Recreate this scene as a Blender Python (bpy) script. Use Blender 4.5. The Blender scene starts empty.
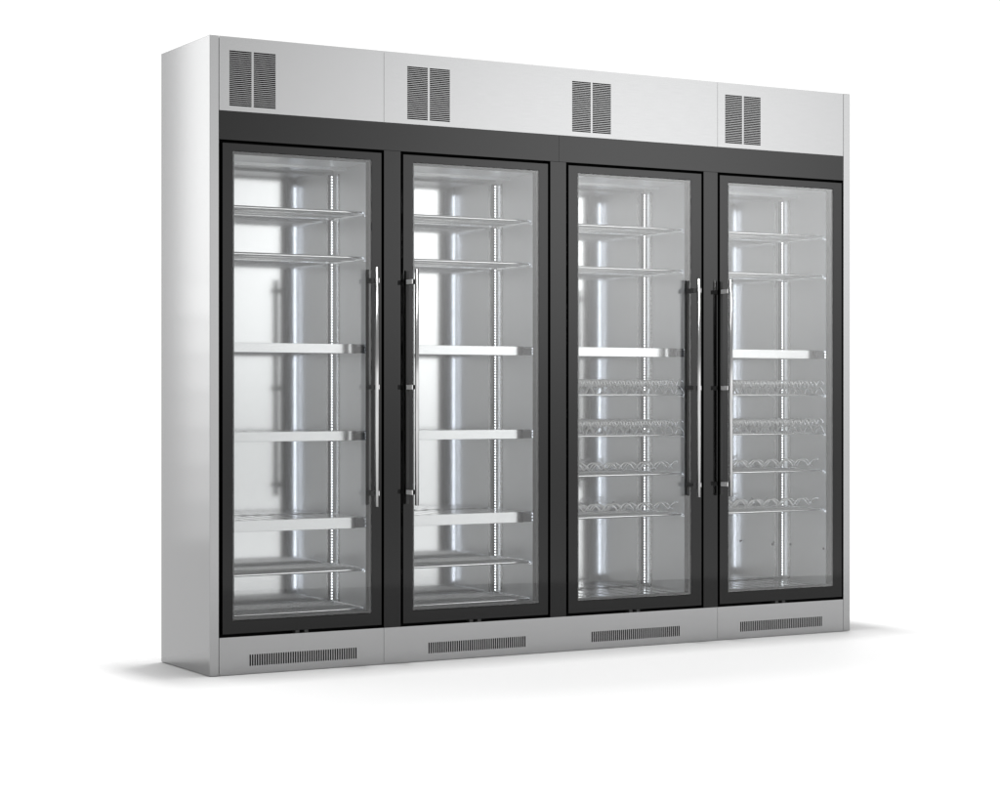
import bpy, bmesh, math, random
from mathutils import Vector
random.seed(4)
sc = bpy.context.scene
COL = sc.collection
R = math.radians

# ------------------------------------------------------------------ camera
CAM = Vector((-2.8226, -6.968, 1.003))
cd = bpy.data.cameras.new("camera")
cd.sensor_width = 36.0
cd.lens = 2079.0 / 1000.0 * 36.0
cd.shift_y = -0.003
cd.clip_start, cd.clip_end = 0.1, 300
cam = bpy.data.objects.new("camera", cd)
COL.objects.link(cam)
cam.location = CAM
cam.rotation_euler = (R(90), 0, R(-30))
sc.camera = cam

# ------------------------------------------------------------------ studio surround (world)
W = bpy.data.worlds.new("World")
sc.world = W
W.use_nodes = True
nt = W.node_tree
for n in list(nt.nodes):
    nt.nodes.remove(n)
out = nt.nodes.new("ShaderNodeOutputWorld")
bg = nt.nodes.new("ShaderNodeBackground")
tc = nt.nodes.new("ShaderNodeTexCoord")
sep = nt.nodes.new("ShaderNodeSeparateXYZ")
ramp = nt.nodes.new("ShaderNodeValToRGB")
mr = nt.nodes.new("ShaderNodeMapRange")
mr.inputs["From Min"].default_value, mr.inputs["From Max"].default_value = -0.5, 0.5
nt.links.new(tc.outputs["Generated"], sep.inputs[0])
nt.links.new(sep.outputs["Z"], mr.inputs["Value"])
nt.links.new(mr.outputs["Result"], ramp.inputs["Fac"])
cr = ramp.color_ramp
WSTOPS = [(0.0, 0.80), (0.36, 1.05), (0.74, 1.05), (0.84, 0.45), (1.0, 0.40)]   # sine of elevation + 0.5
cr.elements[0].position, cr.elements[1].position = 0.0, 1.0
cr.elements[0].color = (WSTOPS[0][1],) * 3 + (1,)
cr.elements[1].color = (WSTOPS[-1][1],) * 3 + (1,)
for p, v in WSTOPS[1:-1]:
    e = cr.elements.new(p)
    e.color = (v, v, v, 1)


def mth(op, a, b=None, c=None):
    n = nt.nodes.new("ShaderNodeMath")
    n.operation = op
    for k, v in enumerate((a, b, c)):
        if v is None:
            continue
        if isinstance(v, (int, float)):
            n.inputs[k].default_value = v
        else:
            nt.links.new(v, n.inputs[k])
    return n.outputs[0]


def lobe(az, el, sa, se, amp):
    """soft glow added to the world in place of a studio light: azimuth from -y towards +x, elevation, widths (degrees)"""
    d = Vector((math.sin(R(az)), -math.cos(R(az)), 0))
    r = Vector((math.cos(R(az)), math.sin(R(az)), 0))
    X, Y, Z = sep.outputs
    front = mth('ADD', mth('MULTIPLY', X, d.x), mth('MULTIPLY', Y, d.y))
    side = mth('ADD', mth('MULTIPLY', X, r.x), mth('MULTIPLY', Y, r.y))
    qa = mth('POWER', mth('DIVIDE', side, math.sin(R(sa))), 2.0)
    qe = mth('POWER', mth('DIVIDE', mth('SUBTRACT', Z, math.sin(R(el))), math.sin(R(se))), 2.0)
    g = mth('EXPONENT', mth('MULTIPLY', mth('ADD', qa, qe), -0.5))
    return mth('MULTIPLY', mth('MULTIPLY', g, mth('GREATER_THAN', front, 0.0)), amp)


total = mth('ADD', ramp.outputs["Color"], lobe(33.5, 6.2, 5.6, 4.8, 3.1))
total = mth('ADD', total, lobe(24, 3.0, 3.0, 2.6, 0.6))  # added narrow glow, brightens the back wall reflection in the first door
total = mth('ADD', total, lobe(32, -5.6, 22.0, 1.8, 0.60))  # added low glow, lifts the reflections just beyond the floor edge
nt.links.new(total, bg.inputs["Strength"])
bg.inputs["Color"].default_value = (1, 1, 1, 1)
nt.links.new(bg.outputs[0], out.inputs[0])


# ------------------------------------------------------------------ overhead softbox and added fill lamps
def softbox(name, loc, target, sx, sy, radiance):
    ld = bpy.data.lights.new(name, 'AREA')
    ld.shape = 'RECTANGLE'
    ld.size, ld.size_y = sx, sy
    ld.energy = radiance * math.pi * sx * sy
    o = bpy.data.objects.new(name, ld)
    COL.objects.link(o)
    o.location = loc
    d = Vector(target) - Vector(loc)
    o.rotation_euler = d.to_track_quat('-Z', 'Y').to_euler()
    return o


softbox("overhead_softbox", (1.46, 0.60, 16.0), (1.46, 0.60, 0), 1.0, 2.4, 250.0)
softbox("front_top_fill", (1.9, -5.7, 16.0), (1.9, -0.6, 0), 16.0, 2.3, 9.0)  # added fill lamp, whitens the floor in front and at the sides
softbox("back_top_fill", (1.5, 7.0, 16.0), (1.5, 0.5, 0), 21.0, 3.6, 5.2)  # added fill lamp for the floor beside and behind the cabinet
# added side fill, stacked strips fading downwards, to grade the side panel
softbox("side_fill", (-0.62, 1.46, 2.30), (0, 0.0, 2.15), 0.26, 1.6, 0.31).data.spread = R(80)
for k in range(7):
    z = 1.42 - 0.16 * k
    softbox("side_fill", (-0.62, 1.46, z), (0, 0.0, z - 0.10), 0.26, 0.155, 0.30 - 0.04 * k).data.spread = R(80)

sc.view_settings.view_transform = 'Standard'
sc.view_settings.look = 'None'
sc.view_settings.exposure = 0.0
sc.view_settings.gamma = 1.0
sc.cycles.max_bounces = 14
sc.cycles.transparent_max_bounces = 24
sc.cycles.glossy_bounces = 8
sc.cycles.sample_clamp_indirect = 6.0


# ------------------------------------------------------------------ materials
def mat(name):
    m = bpy.data.materials.new(name)
    m.use_nodes = True
    t = m.node_tree
    return m, t, t.nodes["Principled BSDF"]


def steel(name, col, rough, stretch=(1, 1, 60), bump=0.02, var=0.06, metal=1.0, aniso=0.0):
    m, t, p = mat(name)
    p.inputs["Base Color"].default_value = (col * 0.995, col, col * 1.005, 1)
    p.inputs["Metallic"].default_value = metal
    p.inputs["Anisotropic"].default_value = aniso
    tcx = t.nodes.new("ShaderNodeTexCoord")
    mp = t.nodes.new("ShaderNodeMapping")
    mp.inputs["Scale"].default_value = stretch
    nz = t.nodes.new("ShaderNodeTexNoise")
    nz.inputs["Scale"].default_value = 14
    nz.inputs["Detail"].default_value = 4
    t.links.new(tcx.outputs["Object"], mp.inputs[0])
    t.links.new(mp.outputs[0], nz.inputs["Vector"])
    r = t.nodes.new("ShaderNodeMapRange")
    r.inputs["To Min"].default_value = rough - var
    r.inputs["To Max"].default_value = rough + var
    t.links.new(nz.outputs["Fac"], r.inputs["Value"])
    t.links.new(r.outputs[0], p.inputs["Roughness"])
    b = t.nodes.new("ShaderNodeBump")
    b.inputs["Strength"].default_value = bump
    b.inputs["Distance"].default_value = 0.002
    t.links.new(nz.outputs["Fac"], b.inputs["Height"])
    t.links.new(b.outputs[0], p.inputs["Normal"])
    return m


def plain(name, col, rough, metal=0.0, spec=0.5, emit=None, es=0.0):
    m, t, p = mat(name)
    c = col if isinstance(col, tuple) else (col, col, col)
    p.inputs["Base Color"].default_value = c + (1,)
    p.inputs["Roughness"].default_value = rough
    p.inputs["Metallic"].default_value = metal
    p.inputs["Specular IOR Level"].default_value = spec
    if emit:
        p.inputs["Emission Color"].default_value = emit + (1,)
        p.inputs["Emission Strength"].default_value = es
    nz = t.nodes.new("ShaderNodeTexNoise")
    nz.inputs["Scale"].default_value = 9
    r = t.nodes.new("ShaderNodeMapRange")
    r.inputs["To Min"].default_value = max(0, rough - 0.02)
    r.inputs["To Max"].default_value = rough + 0.02
    t.links.new(nz.outputs["Fac"], r.inputs["Value"])
    t.links.new(r.outputs[0], p.inputs["Roughness"])
    return m


STEEL = steel("brushed_steel", 0.295, 0.22, (1, 60, 60), var=0.035)
STEEL_V = steel("brushed_steel_side", 0.315, 0.175, (60, 60, 1), var=0.03)
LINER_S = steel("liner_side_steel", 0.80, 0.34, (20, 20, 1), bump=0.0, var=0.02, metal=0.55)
SATIN = plain("satin_metal", 0.80, 0.42, 0.5)
CLEAR = plain("bright_wire", 0.96, 0.22, 0.55, 0.9)
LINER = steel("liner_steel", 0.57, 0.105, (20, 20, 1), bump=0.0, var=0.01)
SHELF = steel("shelf_steel", 0.50, 0.16, (1, 40, 40), bump=0.01)
CHROME = plain("chrome_wire", 0.92, 0.20, 0.9)
GASKET = plain("grey_gasket", 0.32, 0.5)
BAR = plain("polished_bar", 0.58, 0.2, 1.0)
BLACK = plain("black_lacquer", 0.0015, 0.06, 0.0, 0.28)
MATTE = plain("matte_black", 0.004, 0.7, 0.0, 0.1)
RUBBER = plain("dark_rubber", 0.03, 0.5, 0.0, 0.3)
SPACER = plain("spacer_aluminium", 0.07, 0.5, 0.3)
WHITE = plain("grey_strip", 0.16, 0.4)
LED = plain("led_light", 0.9, 0.4, 0.0, 0.5, (0.90, 0.95, 1.0), 4.0)
LEDF = plain("led_light_front", 0.9, 0.4, 0.0, 0.5, (0.84, 0.90, 1.0), 8.0)
FLOORM = plain("white_floor", 0.70, 0.55, 0.0, 0.25)


def make_glass():
    m = bpy.data.materials.new("door_glass")
    m.use_nodes = True
    t = m.node_tree
    for n in list(t.nodes):
        t.nodes.remove(n)
    o = t.nodes.new("ShaderNodeOutputMaterial")
    mix = t.nodes.new("ShaderNodeMixShader")
    fr = t.nodes.new("ShaderNodeFresnel")
    fr.inputs["IOR"].default_value = 1.48
    tr = t.nodes.new("ShaderNodeBsdfTransparent")
    tr.inputs["Color"].default_value = (0.95, 0.955, 0.955, 1)
    gl = t.nodes.new("ShaderNodeBsdfGlossy")
    gl.inputs["Roughness"].default_value = 0.0
    t.links.new(fr.outputs[0], mix.inputs[0])
    t.links.new(tr.outputs[0], mix.inputs[1])
    t.links.new(gl.outputs[0], mix.inputs[2])
    t.links.new(mix.outputs[0], o.inputs[0])
    return m


GLASS = make_glass()


# ------------------------------------------------------------------ mesh helpers
class MB:
    """collects boxes, plates and tubes; build() links them as one mesh object"""

    def __init__(self):
        self.v, self.f, self.m, self.s = [], [], [], []

    def add(self, vs, fs, mi=0, smooth=False):
        k = len(self.v)
        self.v += [tuple(v) for v in vs]
        self.f += [tuple(i + k for i in f) for f in fs]
        self.m += [mi] * len(fs)
        self.s += [smooth] * len(fs)

    def box(self, x0, x1, y0, y1, z0, z1, mi=0):
        vs = [(x, y, z) for x in (x0, x1) for y in (y0, y1) for z in (z0, z1)]
        self.add(vs, [(0, 1, 3, 2), (4, 6, 7, 5), (0, 4, 5, 1), (2, 3, 7, 6), (0, 2, 6, 4), (1, 5, 7, 3)], mi)

    def plate(self, xs, zs, y0, y1, hole, mi=0):
        """sheet in the xz plane with rectangular holes: hole(i, j) is True for open cells"""
        nx, nz = len(xs), len(zs)
        vs = [(x, y, z) for y in (y0, y1) for x in xs for z in zs]
        ix = lambda k, i, j: k * nx * nz + i * nz + j
        fs = []
        solid = lambda i, j: 0 <= i < nx - 1 and 0 <= j < nz - 1 and not hole(i, j)
        for i in range(nx - 1):
            for j in range(nz - 1):
                if not solid(i, j):
                    continue
                fs.append((ix(0, i, j), ix(0, i + 1, j), ix(0, i + 1, j + 1), ix(0, i, j + 1)))
                fs.append((ix(1, i, j), ix(1, i, j + 1), ix(1, i + 1, j + 1), ix(1, i + 1, j)))
                if not solid(i - 1, j):
                    fs.append((ix(0, i, j), ix(0, i, j + 1), ix(1, i, j + 1), ix(1, i, j)))
                if not solid(i + 1, j):
                    fs.append((ix(0, i + 1, j), ix(1, i + 1, j), ix(1, i + 1, j + 1), ix(0, i + 1, j + 1)))
                if not solid(i, j - 1):
                    fs.append((ix(0, i, j), ix(1, i, j), ix(1, i + 1, j), ix(0, i + 1, j)))
                if not solid(i, j + 1):
                    fs.append((ix(0, i, j + 1), ix(0, i + 1, j + 1), ix(1, i + 1, j + 1), ix(1, i, j + 1)))
        self.add(vs, fs, mi)

    def tube(self, pts, r, closed=False, seg=6, mi=0):
        pts = [Vector(p) for p in pts]
        n = len(pts)
        rings = []
        up = None
        for i in range(n):
            if closed:
                d = (pts[(i + 1) % n] - pts[i - 1]).normalized()
            else:
                d = (pts[min(i + 1, n - 1)] - pts[max(i - 1, 0)]).normalized()
            if up is None:
                up = d.orthogonal().normalized()
            up = (up - d * up.dot(d)).normalized()
            sd = d.cross(up)
            rings.append([pts[i] + (up * math.cos(a) + sd * math.sin(a)) * r
                          for a in (2 * math.pi * k / seg for k in range(seg))])
        vs = [v for ring in rings for v in ring]
        fs = []
        for i in range(n if closed else n - 1):
            a, b = i * seg, ((i + 1) % n) * seg
            for k in range(seg):
                fs.append((a + k, a + (k + 1) % seg, b + (k + 1) % seg, b + k))
        if not closed:
            fs.append(tuple(range(seg - 1, -1, -1)))
            fs.append(tuple(range((n - 1) * seg, n * seg)))
        self.add(vs, fs, mi, True)

    def build(self, name, mats, parent=None, bevel=0.0, label=None):
        me = bpy.data.meshes.new(name)
        me.from_pydata(self.v, [], self.f)
        for m in (mats if isinstance(mats, (list, tuple)) else [mats]):
            me.materials.append(m)
        for p, mi, s in zip(me.polygons, self.m, self.s):
            p.material_index = mi
            p.use_smooth = s
        bm = bmesh.new()
        bm.from_mesh(me)
        if bevel:
            bmesh.ops.remove_doubles(bm, verts=bm.verts, dist=1e-6)
        bmesh.ops.recalc_face_normals(bm, faces=bm.faces)
        bm.to_mesh(me)
        bm.free()
        o = bpy.data.objects.new(name, me)
        COL.objects.link(o)
        if parent:
            o.parent = parent
        if bevel:
            b = o.modifiers.new("bevel", 'BEVEL')
            b.width, b.segments, b.limit_method = bevel, 2, 'ANGLE'
            b.harden_normals = False
        if label:
            o["label"] = label
        return o


# ------------------------------------------------------------------ setting: white studio floor
fl = MB()
A, dx = Vector((1.35, -3.06)), Vector((3.31, 0.85)).normalized()
nrm = Vector((-dx.y, dx.x))
c = [A - dx * 7, A + dx * 9, Vector((9.0, 0.62)), Vector((-7.0, 0.62))]
vs = [(p.x, p.y, z) for z in (0.0, -0.01) for p in c]
fl.add(vs, [(0, 1, 2, 3), (7, 6, 5, 4), (0, 4, 5, 1), (1, 5, 6, 2), (2, 6, 7, 3), (3, 7, 4, 0)])
flo = fl.build("floor", FLOORM)
flo["kind"] = "structure"

# ------------------------------------------------------------------ the refrigerated cabinet
FR = bpy.data.objects.new("display_fridge", None)
COL.objects.link(FR)
FR["label"] = "tall four-door stainless steel display fridge with black framed glass doors and long bar handles"
FR["category"] = "display fridge"

WID, HGT, DEP = 2.932, 2.300, 0.484
PL, PR = 0.0365, 2.8955                       # inner faces of the side panels
SEAMS = (0.698, 2.235)
DOORS = [(0.049, 0.688), (0.779, 1.418), (1.512, 2.154), (2.246, 2.888)]
DZ0, DZ1 = 0.149, 1.918
GLS = [(0.089, 0.646), (0.821, 1.376), (1.556, 2.102), (2.290, 2.840)]
GZ0, GZ1 = 0.197, 1.889
INS = [(0.046, 0.685), (0.776, 1.4185), (1.508, 2.1525), (2.242, 2.8885)]
LSX = (0.6715, 1.409, 2.143, 2.879)             # light strips in the rear corners
IZ0, IZ1, IY0, IY1 = 0.172, 1.890, 0.058, 0.412
HB0, HB1 = 1.929, 2.0325                      # black header band
PZ1 = 0.1375                                   # plinth top

for x0, x1 in ((0, 0.0350), (2.897, WID)):
    b = MB(); b.box(x0, x1, 0, DEP, 0.002, HGT)
    sp = b.build("side_panel", [STEEL_V, STEEL], FR, 0.0012)
    for p in sp.data.polygons:
        if p.normal.y < -0.9:
            p.material_index = 1
b = MB(); b.box(0.0355, 2.8965, 0.02, DEP - 0.004, HGT - 0.012, HGT - 0.003); b.build("roof_panel", STEEL, FR)
b = MB(); b.box(0.0355, 2.8965, DEP - 0.004, DEP - 0.001, 0.004, HGT - 0.003); b.build("back_panel", STEEL, FR)


def slots(xs, zs, kind, y0, y1, ncol, n, duty):
    """slotted steel grille filling a rectangle, its slots cut through the sheet"""
    (xa, xb), (za, zb) = xs, zs
    g = MB()
    if kind == 'h':
        xm = 0.5 * (xa + xb)
        gx = [xa, xa + .0005, xm - 0.0042, xm + 0.0042, xb - .0005, xb]
        gz = [za]
        p = (zb - za) / n
        for k in range(n):
            gz += [za + p * (k + 0.5 - duty / 2), za + p * (k + 0.5 + duty / 2)]
        gz.append(zb)
        g.plate(gx, gz, y0, y1, lambda i, j: j % 2 == 1 and i in (1, 3))
    else:
        gx = [xa]
        p = (xb - xa) / n
        for k in range(n):
            gx += [xa + p * (k + 0.5 - duty / 2), xa + p * (k + 0.5 + duty / 2)]
        gx.append(xb)
        gz = [za, za + .0005, zb - .0005, zb]
        g.plate(gx, gz, y0, y1, lambda i, j: i % 2 == 1 and j == 1)
    return g


def vented_panel(name, x0, x1, z0, z1, vents, kind):
    xs = sorted({x0, x1} | {v for w in vents for v in w[:2]})
    zs = [z0, vents[0][2], vents[0][3], z1]
    holes = {xs.index(w[0]) for w in vents}
    b = MB()
    b.plate(xs, zs, 0.0, 0.0018, lambda i, j: j == 1 and i in holes)
    po = b.build(name, STEEL, FR)
    for w in vents:
        if kind == 'h':
            g = slots(w[:2], w[2:], 'h', 0.0, 0.0018, 2, 29, 0.72)
        else:
            g = slots(w[:2], w[2:], 'v', 0.0, 0.0018, 1, 46, 0.60)
        g.build("vent_grille", STEEL, po)
    return po


G = 0.0006
UV = [(0.075, 0.257), (0.796, 0.980), (1.529, 1.712), (2.273, 2.456)]
UVZ = (2.051, 2.252)
for (x0, x1), vv in (((PL, SEAMS[0] - G), UV[:1]), ((SEAMS[0] + G, SEAMS[1] - G), UV[1:3]), ((SEAMS[1] + G, PR), UV[3:])):
    vented_panel("top_panel", x0, x1, HB1 + 0.0008, HGT, [v + UVZ for v in vv], 'h')
LV = [(0.152, 0.586), (0.885, 1.317), (1.618, 2.047), (2.349, 2.782)]
LVZ = (0.0295, 0.0715)
for (x0, x1), vv in (((PL, SEAMS[0] - G), LV[:1]), ((SEAMS[0] + G, SEAMS[1] - G), LV[1:3]), ((SEAMS[1] + G, PR), LV[3:])):
    vented_panel("plinth", x0, x1, 0.002, PZ1, [v + LVZ for v in vv], 'v')
b = MB(); b.box(PL, PR, 0.0022, 0.05, PZ1 - 0.002, PZ1 - 0.0004); b.build("plinth_top", STEEL, FR)

# black header band (seam in its middle) and the three black posts between the doors
for x0, x1 in ((PL, 1.468 - 0.0006), (1.468 + 0.0006, PR)):
    b = MB(); b.box(x0, x1, 0.0, 0.051, HB0, HB1); b.build("header_band", BLACK, FR)
for x0, x1 in ((0.698, 0.7685), (1.4285, 1.5015), (2.1645, 2.2355)):
    b = MB(); b.box(x0, x1, 0.0, 0.051, PZ1 + 0.0004, HB0 - 0.0006); b.build("door_post", BLACK, FR, 0.0008)
# matt black carcass frame behind the doors (seen in the gaps and behind the vents)
xs = sorted([0.0355, 2.8965] + [x for a in INS for x in a])
b = MB(); b.plate(xs, [0.004, IZ0, IZ1, HGT - 0.013], 0.0515, 0.0575, lambda i, j: j == 1 and i % 2 == 1)
b.build("carcass_frame", MATTE, FR)

# stainless lining of each compartment
for (x0, x1), cx in zip(INS, LSX):
    T = 0.004
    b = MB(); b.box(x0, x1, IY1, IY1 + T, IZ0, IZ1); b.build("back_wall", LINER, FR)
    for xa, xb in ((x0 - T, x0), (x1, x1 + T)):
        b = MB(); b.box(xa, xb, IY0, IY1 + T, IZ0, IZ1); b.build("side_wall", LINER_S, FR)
    b = MB(); b.box(x0, x1, IY0, IY1, IZ1, IZ1 + T)
    b.box(x0, x1, 0.300, 0.315, IZ1 - 0.010, IZ1 - 0.0005)
    b.build("compartment_ceiling", LINER_S, FR)
    b = MB(); b.box(x0, x1, IY0, IY1, IZ0 - T, IZ0); b.build("compartment_floor", LINER, FR)
    # light strip in the rear right corner: white channel with a row of small lamps
    s = MB()
    s.box(cx - 0.0045, cx + 0.0045, 0.400, 0.4115, 0.205, 1.872)
    n = 150
    for k in range(n):
        z = 0.210 + (1.868 - 0.210) * (k + 0.5) / n
        s.box(cx - 0.0024, cx + 0.0024, 0.3988, 0.39995, z - 0.0026, z + 0.0026, 1)
    s.build("light_strip", [WHITE, LED], FR)
    # light strip behind the right front post, shining onto the shelves
    s = MB()
    s.box(x1 - 0.020, x1 - 0.002, IY0 + 0.004, IY0 + 0.016, 0.22, 1.86)
    s.box(x1 - 0.0140, x1 - 0.0095, IY0 + 0.0161, IY0 + 0.0165, 0.225, 1.855, 1)
    s.build("light_strip", [WHITE, LEDF], FR)
    # slotted rail for the shelf clips on the right side wall
    s = MB()
    zz = [0.2]
    for k in range(78):
        z = 0.21 + k * 0.0212
        zz += [z, z + 0.008]
    zz.append(1.872)
    # a plate in the yz plane: build flat, then swap axes
    p = MB(); p.plate([0.356, 0.3605, 0.3655, 0.370], zz, 0.0, 0.0016, lambda i, j: i == 1 and j % 2 == 1)
    s.v = [(x1 - 0.0022 + y, x, z) for x, y, z in p.v]; s.f = p.f; s.m = p.m; s.s = p.s
    s.build("shelf_rail", SHELF, FR)

# four dark screw heads low on the lining of the last compartment
for x, y, z, side in ((2.659, IY1 - 0.001, 0.371, 0), (2.835, IY1 - 0.001, 0.350, 0), (2.8875, 0.352, 0.352, 1), (2.8875, 0.121, 0.347, 1)):
    m = MB()
    a = [(math.cos(2 * math.pi * k / 10), math.sin(2 * math.pi * k / 10)) for k in range(10)]
    d = Vector((-0.002, 0, 0)) if side else Vector((0, -0.002, 0))
    P0 = [Vector((x, y + 0.0055 * c, z + 0.0055 * s)) if side else Vector((x + 0.0055 * c, y, z + 0.0055 * s)) for c, s in a]
    m.add(P0 + [p + d for p in P0], [tuple(range(9, -1, -1)), tuple(range(10, 20))] +
          [(k, (k + 1) % 10, 10 + (k + 1) % 10, 10 + k) for k in range(10)])
    m.build("screw", RUBBER, FR)


# ------------------------------------------------------------------ doors with handles
def bar_handle(xb, xs, side, parent):
    h = MB()
    z0, z1, y = 0.596, 1.483, -0.055
    n = 16
    h.tube([(xb, y, z0), (xb, y, z1)], 0.0078, seg=n, mi=0)
    h.box(xs - 0.0055, xs + 0.0055, -0.006, -0.0005, z0 + 0.005, z1 - 0.005, 1)
    for z in (0.645, 1.040, 1.436):
        h.box(min(xs, xb) - 0.006, max(xs, xb) + 0.006, y + 0.004, -0.0062, z - 0.0085, z + 0.0085, 1)
        e = max(xs, xb) + 0.006 if side > 0 else min(xs, xb) - 0.006
        h.box(e if side > 0 else e - 0.003, e + 0.003 if side > 0 else e, y - 0.004, -0.012, z - 0.0085, z + 0.0085, 2)
    return h.build("handle", [BAR, RUBBER, SATIN], parent)


HB = [(0.6405, 0.627, 1), (0.8085, 0.795, -1), (2.102, 2.084, 1), (2.262, 2.252, -1)]
for (x0, x1), (g0, g1), (hb, hs, sd) in zip(DOORS, GLS, HB):
    b = MB()
    b.plate([x0, g0, g1, x1], [DZ0, GZ0, GZ1, DZ1], 0.0, 0.046, lambda i, j: i == 1 and j == 1)
    d = b.build("door", BLACK, FR, 0.0012, "black framed glass door with long steel bar handle")
    k = MB()
    k.plate([x0 + 0.004, g0 - 0.002, g1 + 0.002, x1 - 0.004], [DZ0 + 0.004, GZ0 - 0.002, GZ1 + 0.002, DZ1 - 0.004],
            0.0463, 0.0508, lambda i, j: i == 1 and j == 1)
    k.build("gasket", GASKET, d)
    g = MB()
    g.box(g0 + .0005, g1 - .0005, 0.0006, 0.0046, GZ0 + .0005, GZ1 - .0005)
    g.build("glass_pane", GLASS, d)
    s = MB()
    s.plate([g0 + .0006, g0 + 0.0075, g1 - 0.0075, g1 - .0006], [GZ0 + .0006, GZ0 + 0.0075, GZ1 - 0.0075, GZ1 - .0006],
            0.006, 0.033, lambda i, j: i == 1 and j == 1)
    s.build("pane_spacer", SPACER, d)
    bar_handle(hb, hs, sd, d)
    cx = 0.5 * (x0 + x1)
    for o in (-0.024, 0.012):
        l = MB(); l.box(cx + o - 0.008, cx + o + 0.008, 0.003, 0.03, PZ1 + 0.0005, DZ0 - 0.0005)
        l.build("door_latch", RUBBER, d)


# ------------------------------------------------------------------ shelves
def round_frame(x0, x1, y0, y1, z, r=0.030):
    pts = []
    for cx, cy, a0 in ((x1 - r, y0 + r, -90), (x1 - r, y1 - r, 0), (x0 + r, y1 - r, 90), (x0 + r, y0 + r, 180)):
        for k in range(7):
            a = R(a0 + 15 * k)
            pts.append((cx + r * math.cos(a), cy + r * math.sin(a), z))
    return pts


SY0, SY1 = 0.082, 0.385


def clips(m, x0, x1, z, mi=0):
    for x in (x0, x1):
        for y in (0.105, 0.363):
            s = 1 if x == x1 else -1
            m.box(min(x, x + s * 0.017), max(x, x + s * 0.017), y - 0.006, y + 0.006, z - 0.012, z - 0.005, mi)


def wire_deck(m, x0, x1, z, pitch=0.0155, r=0.0017):
    n = int((x1 - x0 - 0.02) / pitch)
    for k in range(n):
        x = x0 + 0.01 + (x1 - x0 - 0.02) * (k + 0.5) / n
        m.tube([(x, SY0, z + 0.003), (x, SY1, z + 0.003)], r, seg=5)
    for y in (0.18, 0.29):
        m.tube([(x0, y, z - 0.0015), (x1, y, z - 0.0015)], 0.0028, seg=6)


def wire_shelf(x0, x1, z):
    m = MB()
    xa, xb = x0 + 0.018, x1 - 0.020
    m.tube(round_frame(xa, xb, SY0, SY1, z), 0.0060, True, 10)
    wire_deck(m, xa, xb, z)
    clips(m, xa, xb, z)
    return m.build("wire_shelf", CHROME, FR, label="chrome wire shelf with rounded corners")


def fascia_shelf(x0, x1, z0, z1):
    xa, xb = x0 + 0.012, x1 - 0.014
    m = MB()
    n = 11
    w = (xb - xa) / n
    for k in range(n):
        m.box(xa + w * k + 0.010, xa + w * (k + 1) - 0.010, SY0 + 0.004, SY1, z1 - 0.008, z1 - 0.0015)
    for y in (0.13, 0.24, 0.36):
        m.box(xa + 0.002, xb - 0.002, y, y + 0.014, z1 - 0.020, z1 - 0.0085)
    for x in (xa, xb - 0.003):
        m.box(x, x + 0.003, SY0 + 0.003, SY1, z0 + 0.004, z1 - 0.001)
    s = m.build("slatted_shelf", CHROME, FR, label="slatted steel shelf with a smooth front panel")
    f = MB()
    f.box(xa, xb - 0.052, SY0, SY0 + 0.0028, z0, z1)
    f.build("front_panel", SHELF, s, 0.0006)
    e = MB()
    e.box(xb - 0.0515, xb, SY0 + 0.006, SY0 + 0.0088, z0 + 0.001, z1 - 0.001)
    e.build("end_panel", SPACER, s)
    c = MB()
    for k in range(3):
        z = z0 + (z1 - z0) * (0.2 + 0.3 * k)
        c.box(xb - 0.012, xb - 0.006, SY0 + 0.003, SY0 + 0.0055, z - 0.003, z + 0.003)
    c.build("clip", CHROME, s)
    return s


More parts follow.
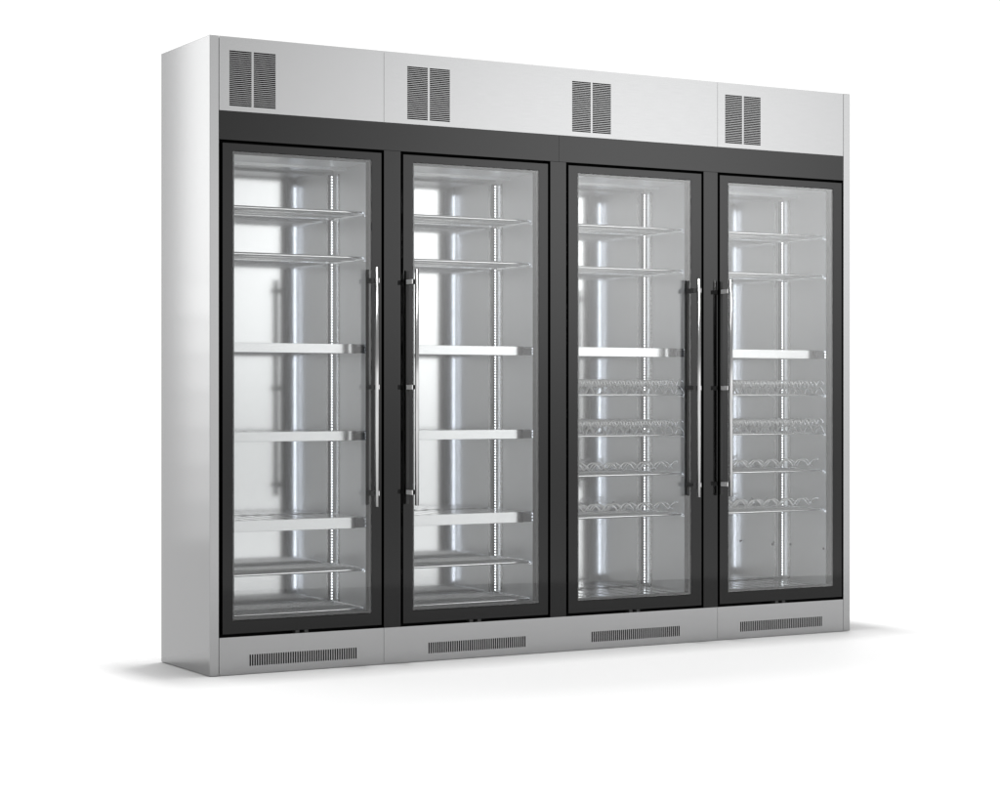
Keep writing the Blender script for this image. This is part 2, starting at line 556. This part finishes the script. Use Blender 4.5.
def cradle_rack(x0, x1, z):
    """rack whose wavy wires run front to back, one trough per bottle"""
    xa, xb = x0 + 0.018, x1 - 0.020
    m = MB()
    m.tube(round_frame(xa, xb, SY0, SY1, z, 0.012), 0.0042, True, 8)
    clips(m, xa, xb, z + 0.002)
    for y in (0.15, 0.23, 0.31):
        m.tube([(xa, y, z - 0.001), (xb, y, z - 0.001)], 0.0022, seg=5)
    r = m.build("bottle_rack", CHROME, FR, label="wire bottle rack with tall wavy cradles running front to back")
    n = 5
    for k in range(n):
        x = xb - 0.006 - (xb - xa - 0.02) * k / (n - 1)
        w = MB()
        pts = []
        for q in range(71):
            y = SY0 + 0.004 + (SY1 - SY0 - 0.008) * q / 70
            ph = 2 * math.pi * (y - SY0) / 0.0755
            h = 0.5 - 0.5 * math.cos(ph)
            pts.append((x + 0.006 * math.sin(ph), y, z + 0.000 + 0.032 * h ** 1.7))
        w.tube(pts, 0.0041, seg=6)
        w.build("wavy_wire", CLEAR, r)
    for k in range(6):
        y = SY0 + 0.02 + (SY1 - SY0 - 0.04) * k / 5
        w = MB()
        pts = []
        for q in range(161):
            x = xa + 0.006 + (xb - xa - 0.012) * q / 160
            ph = 2 * math.pi * (x - xa) / 0.0415 + (k % 2) * math.pi
            pts.append((x, y + 0.008 * math.cos(ph), z + 0.048 + 0.013 * math.sin(ph)))
        w.tube(pts, 0.0034, seg=5)
        w.build("wavy_wire", CLEAR, r)
    return r


def wave_rack(x0, x1, z):
    """wire shelf with wavy bottle rests running across it"""
    xa, xb = x0 + 0.018, x1 - 0.020
    m = MB()
    m.tube(round_frame(xa, xb, SY0, SY1, z), 0.0060, True, 10)
    wire_deck(m, xa, xb, z)
    clips(m, xa, xb, z)
    r = m.build("bottle_rack", CHROME, FR, label="flat wire rack with low wavy bottle rests across it")
    for y, ph0 in ((0.135, 0.0), (0.165, math.pi), (0.340, 0.0)):
        w = MB()
        pts = []
        for q in range(121):
            x = xa + 0.006 + (xb - xa - 0.012) * q / 120
            ph = 2 * math.pi * (x - xa) / 0.082 + ph0
            pts.append((x, y + 0.010 * math.cos(ph), z + (0.034 if y < 0.3 else 0.022) + 0.014 * math.sin(ph)))
        w.tube(pts, 0.0030, seg=6)
        w.build("wavy_wire", CLEAR, r)
    return r


def floor_grille(x0, x1, z):
    m = MB()
    xa, xb = x0 + 0.010, x1 - 0.012
    n = 9
    w = (xb - xa) / n
    for k in range(n):
        m.box(xa + w * k + 0.012, xa + w * (k + 1) - 0.012, SY0, SY1, z - 0.006, z)
    m.box(xa, xb, SY0 - 0.004, SY0 - 0.0005, z - 0.022, z)
    for y in (0.14, 0.36):
        m.box(xa, xb, y, y + 0.012, z - 0.016, z - 0.0065)
    return m.build("floor_grille", CHROME, FR, label="slatted steel grille on the compartment floor")


for i, (x0, x1) in enumerate(INS):
    if i < 2:
        for z in (1.697, 1.527, 0.352, 0.205):
            wire_shelf(x0, x1, z)
        for z0, z1 in ((1.167, 1.202), (0.839, 0.875), (0.509, 0.551)):
            fascia_shelf(x0, x1, z0, z1)
    else:
        for z in (1.692, 1.522):
            wire_shelf(x0, x1, z)
        fascia_shelf(x0, x1, 1.167, 1.203)
        for z in (1.012, 0.846):
            cradle_rack(x0, x1, z)
        for z in (0.687, 0.519):
            wave_rack(x0, x1, z)
        floor_grille(x0, x1, 0.198)
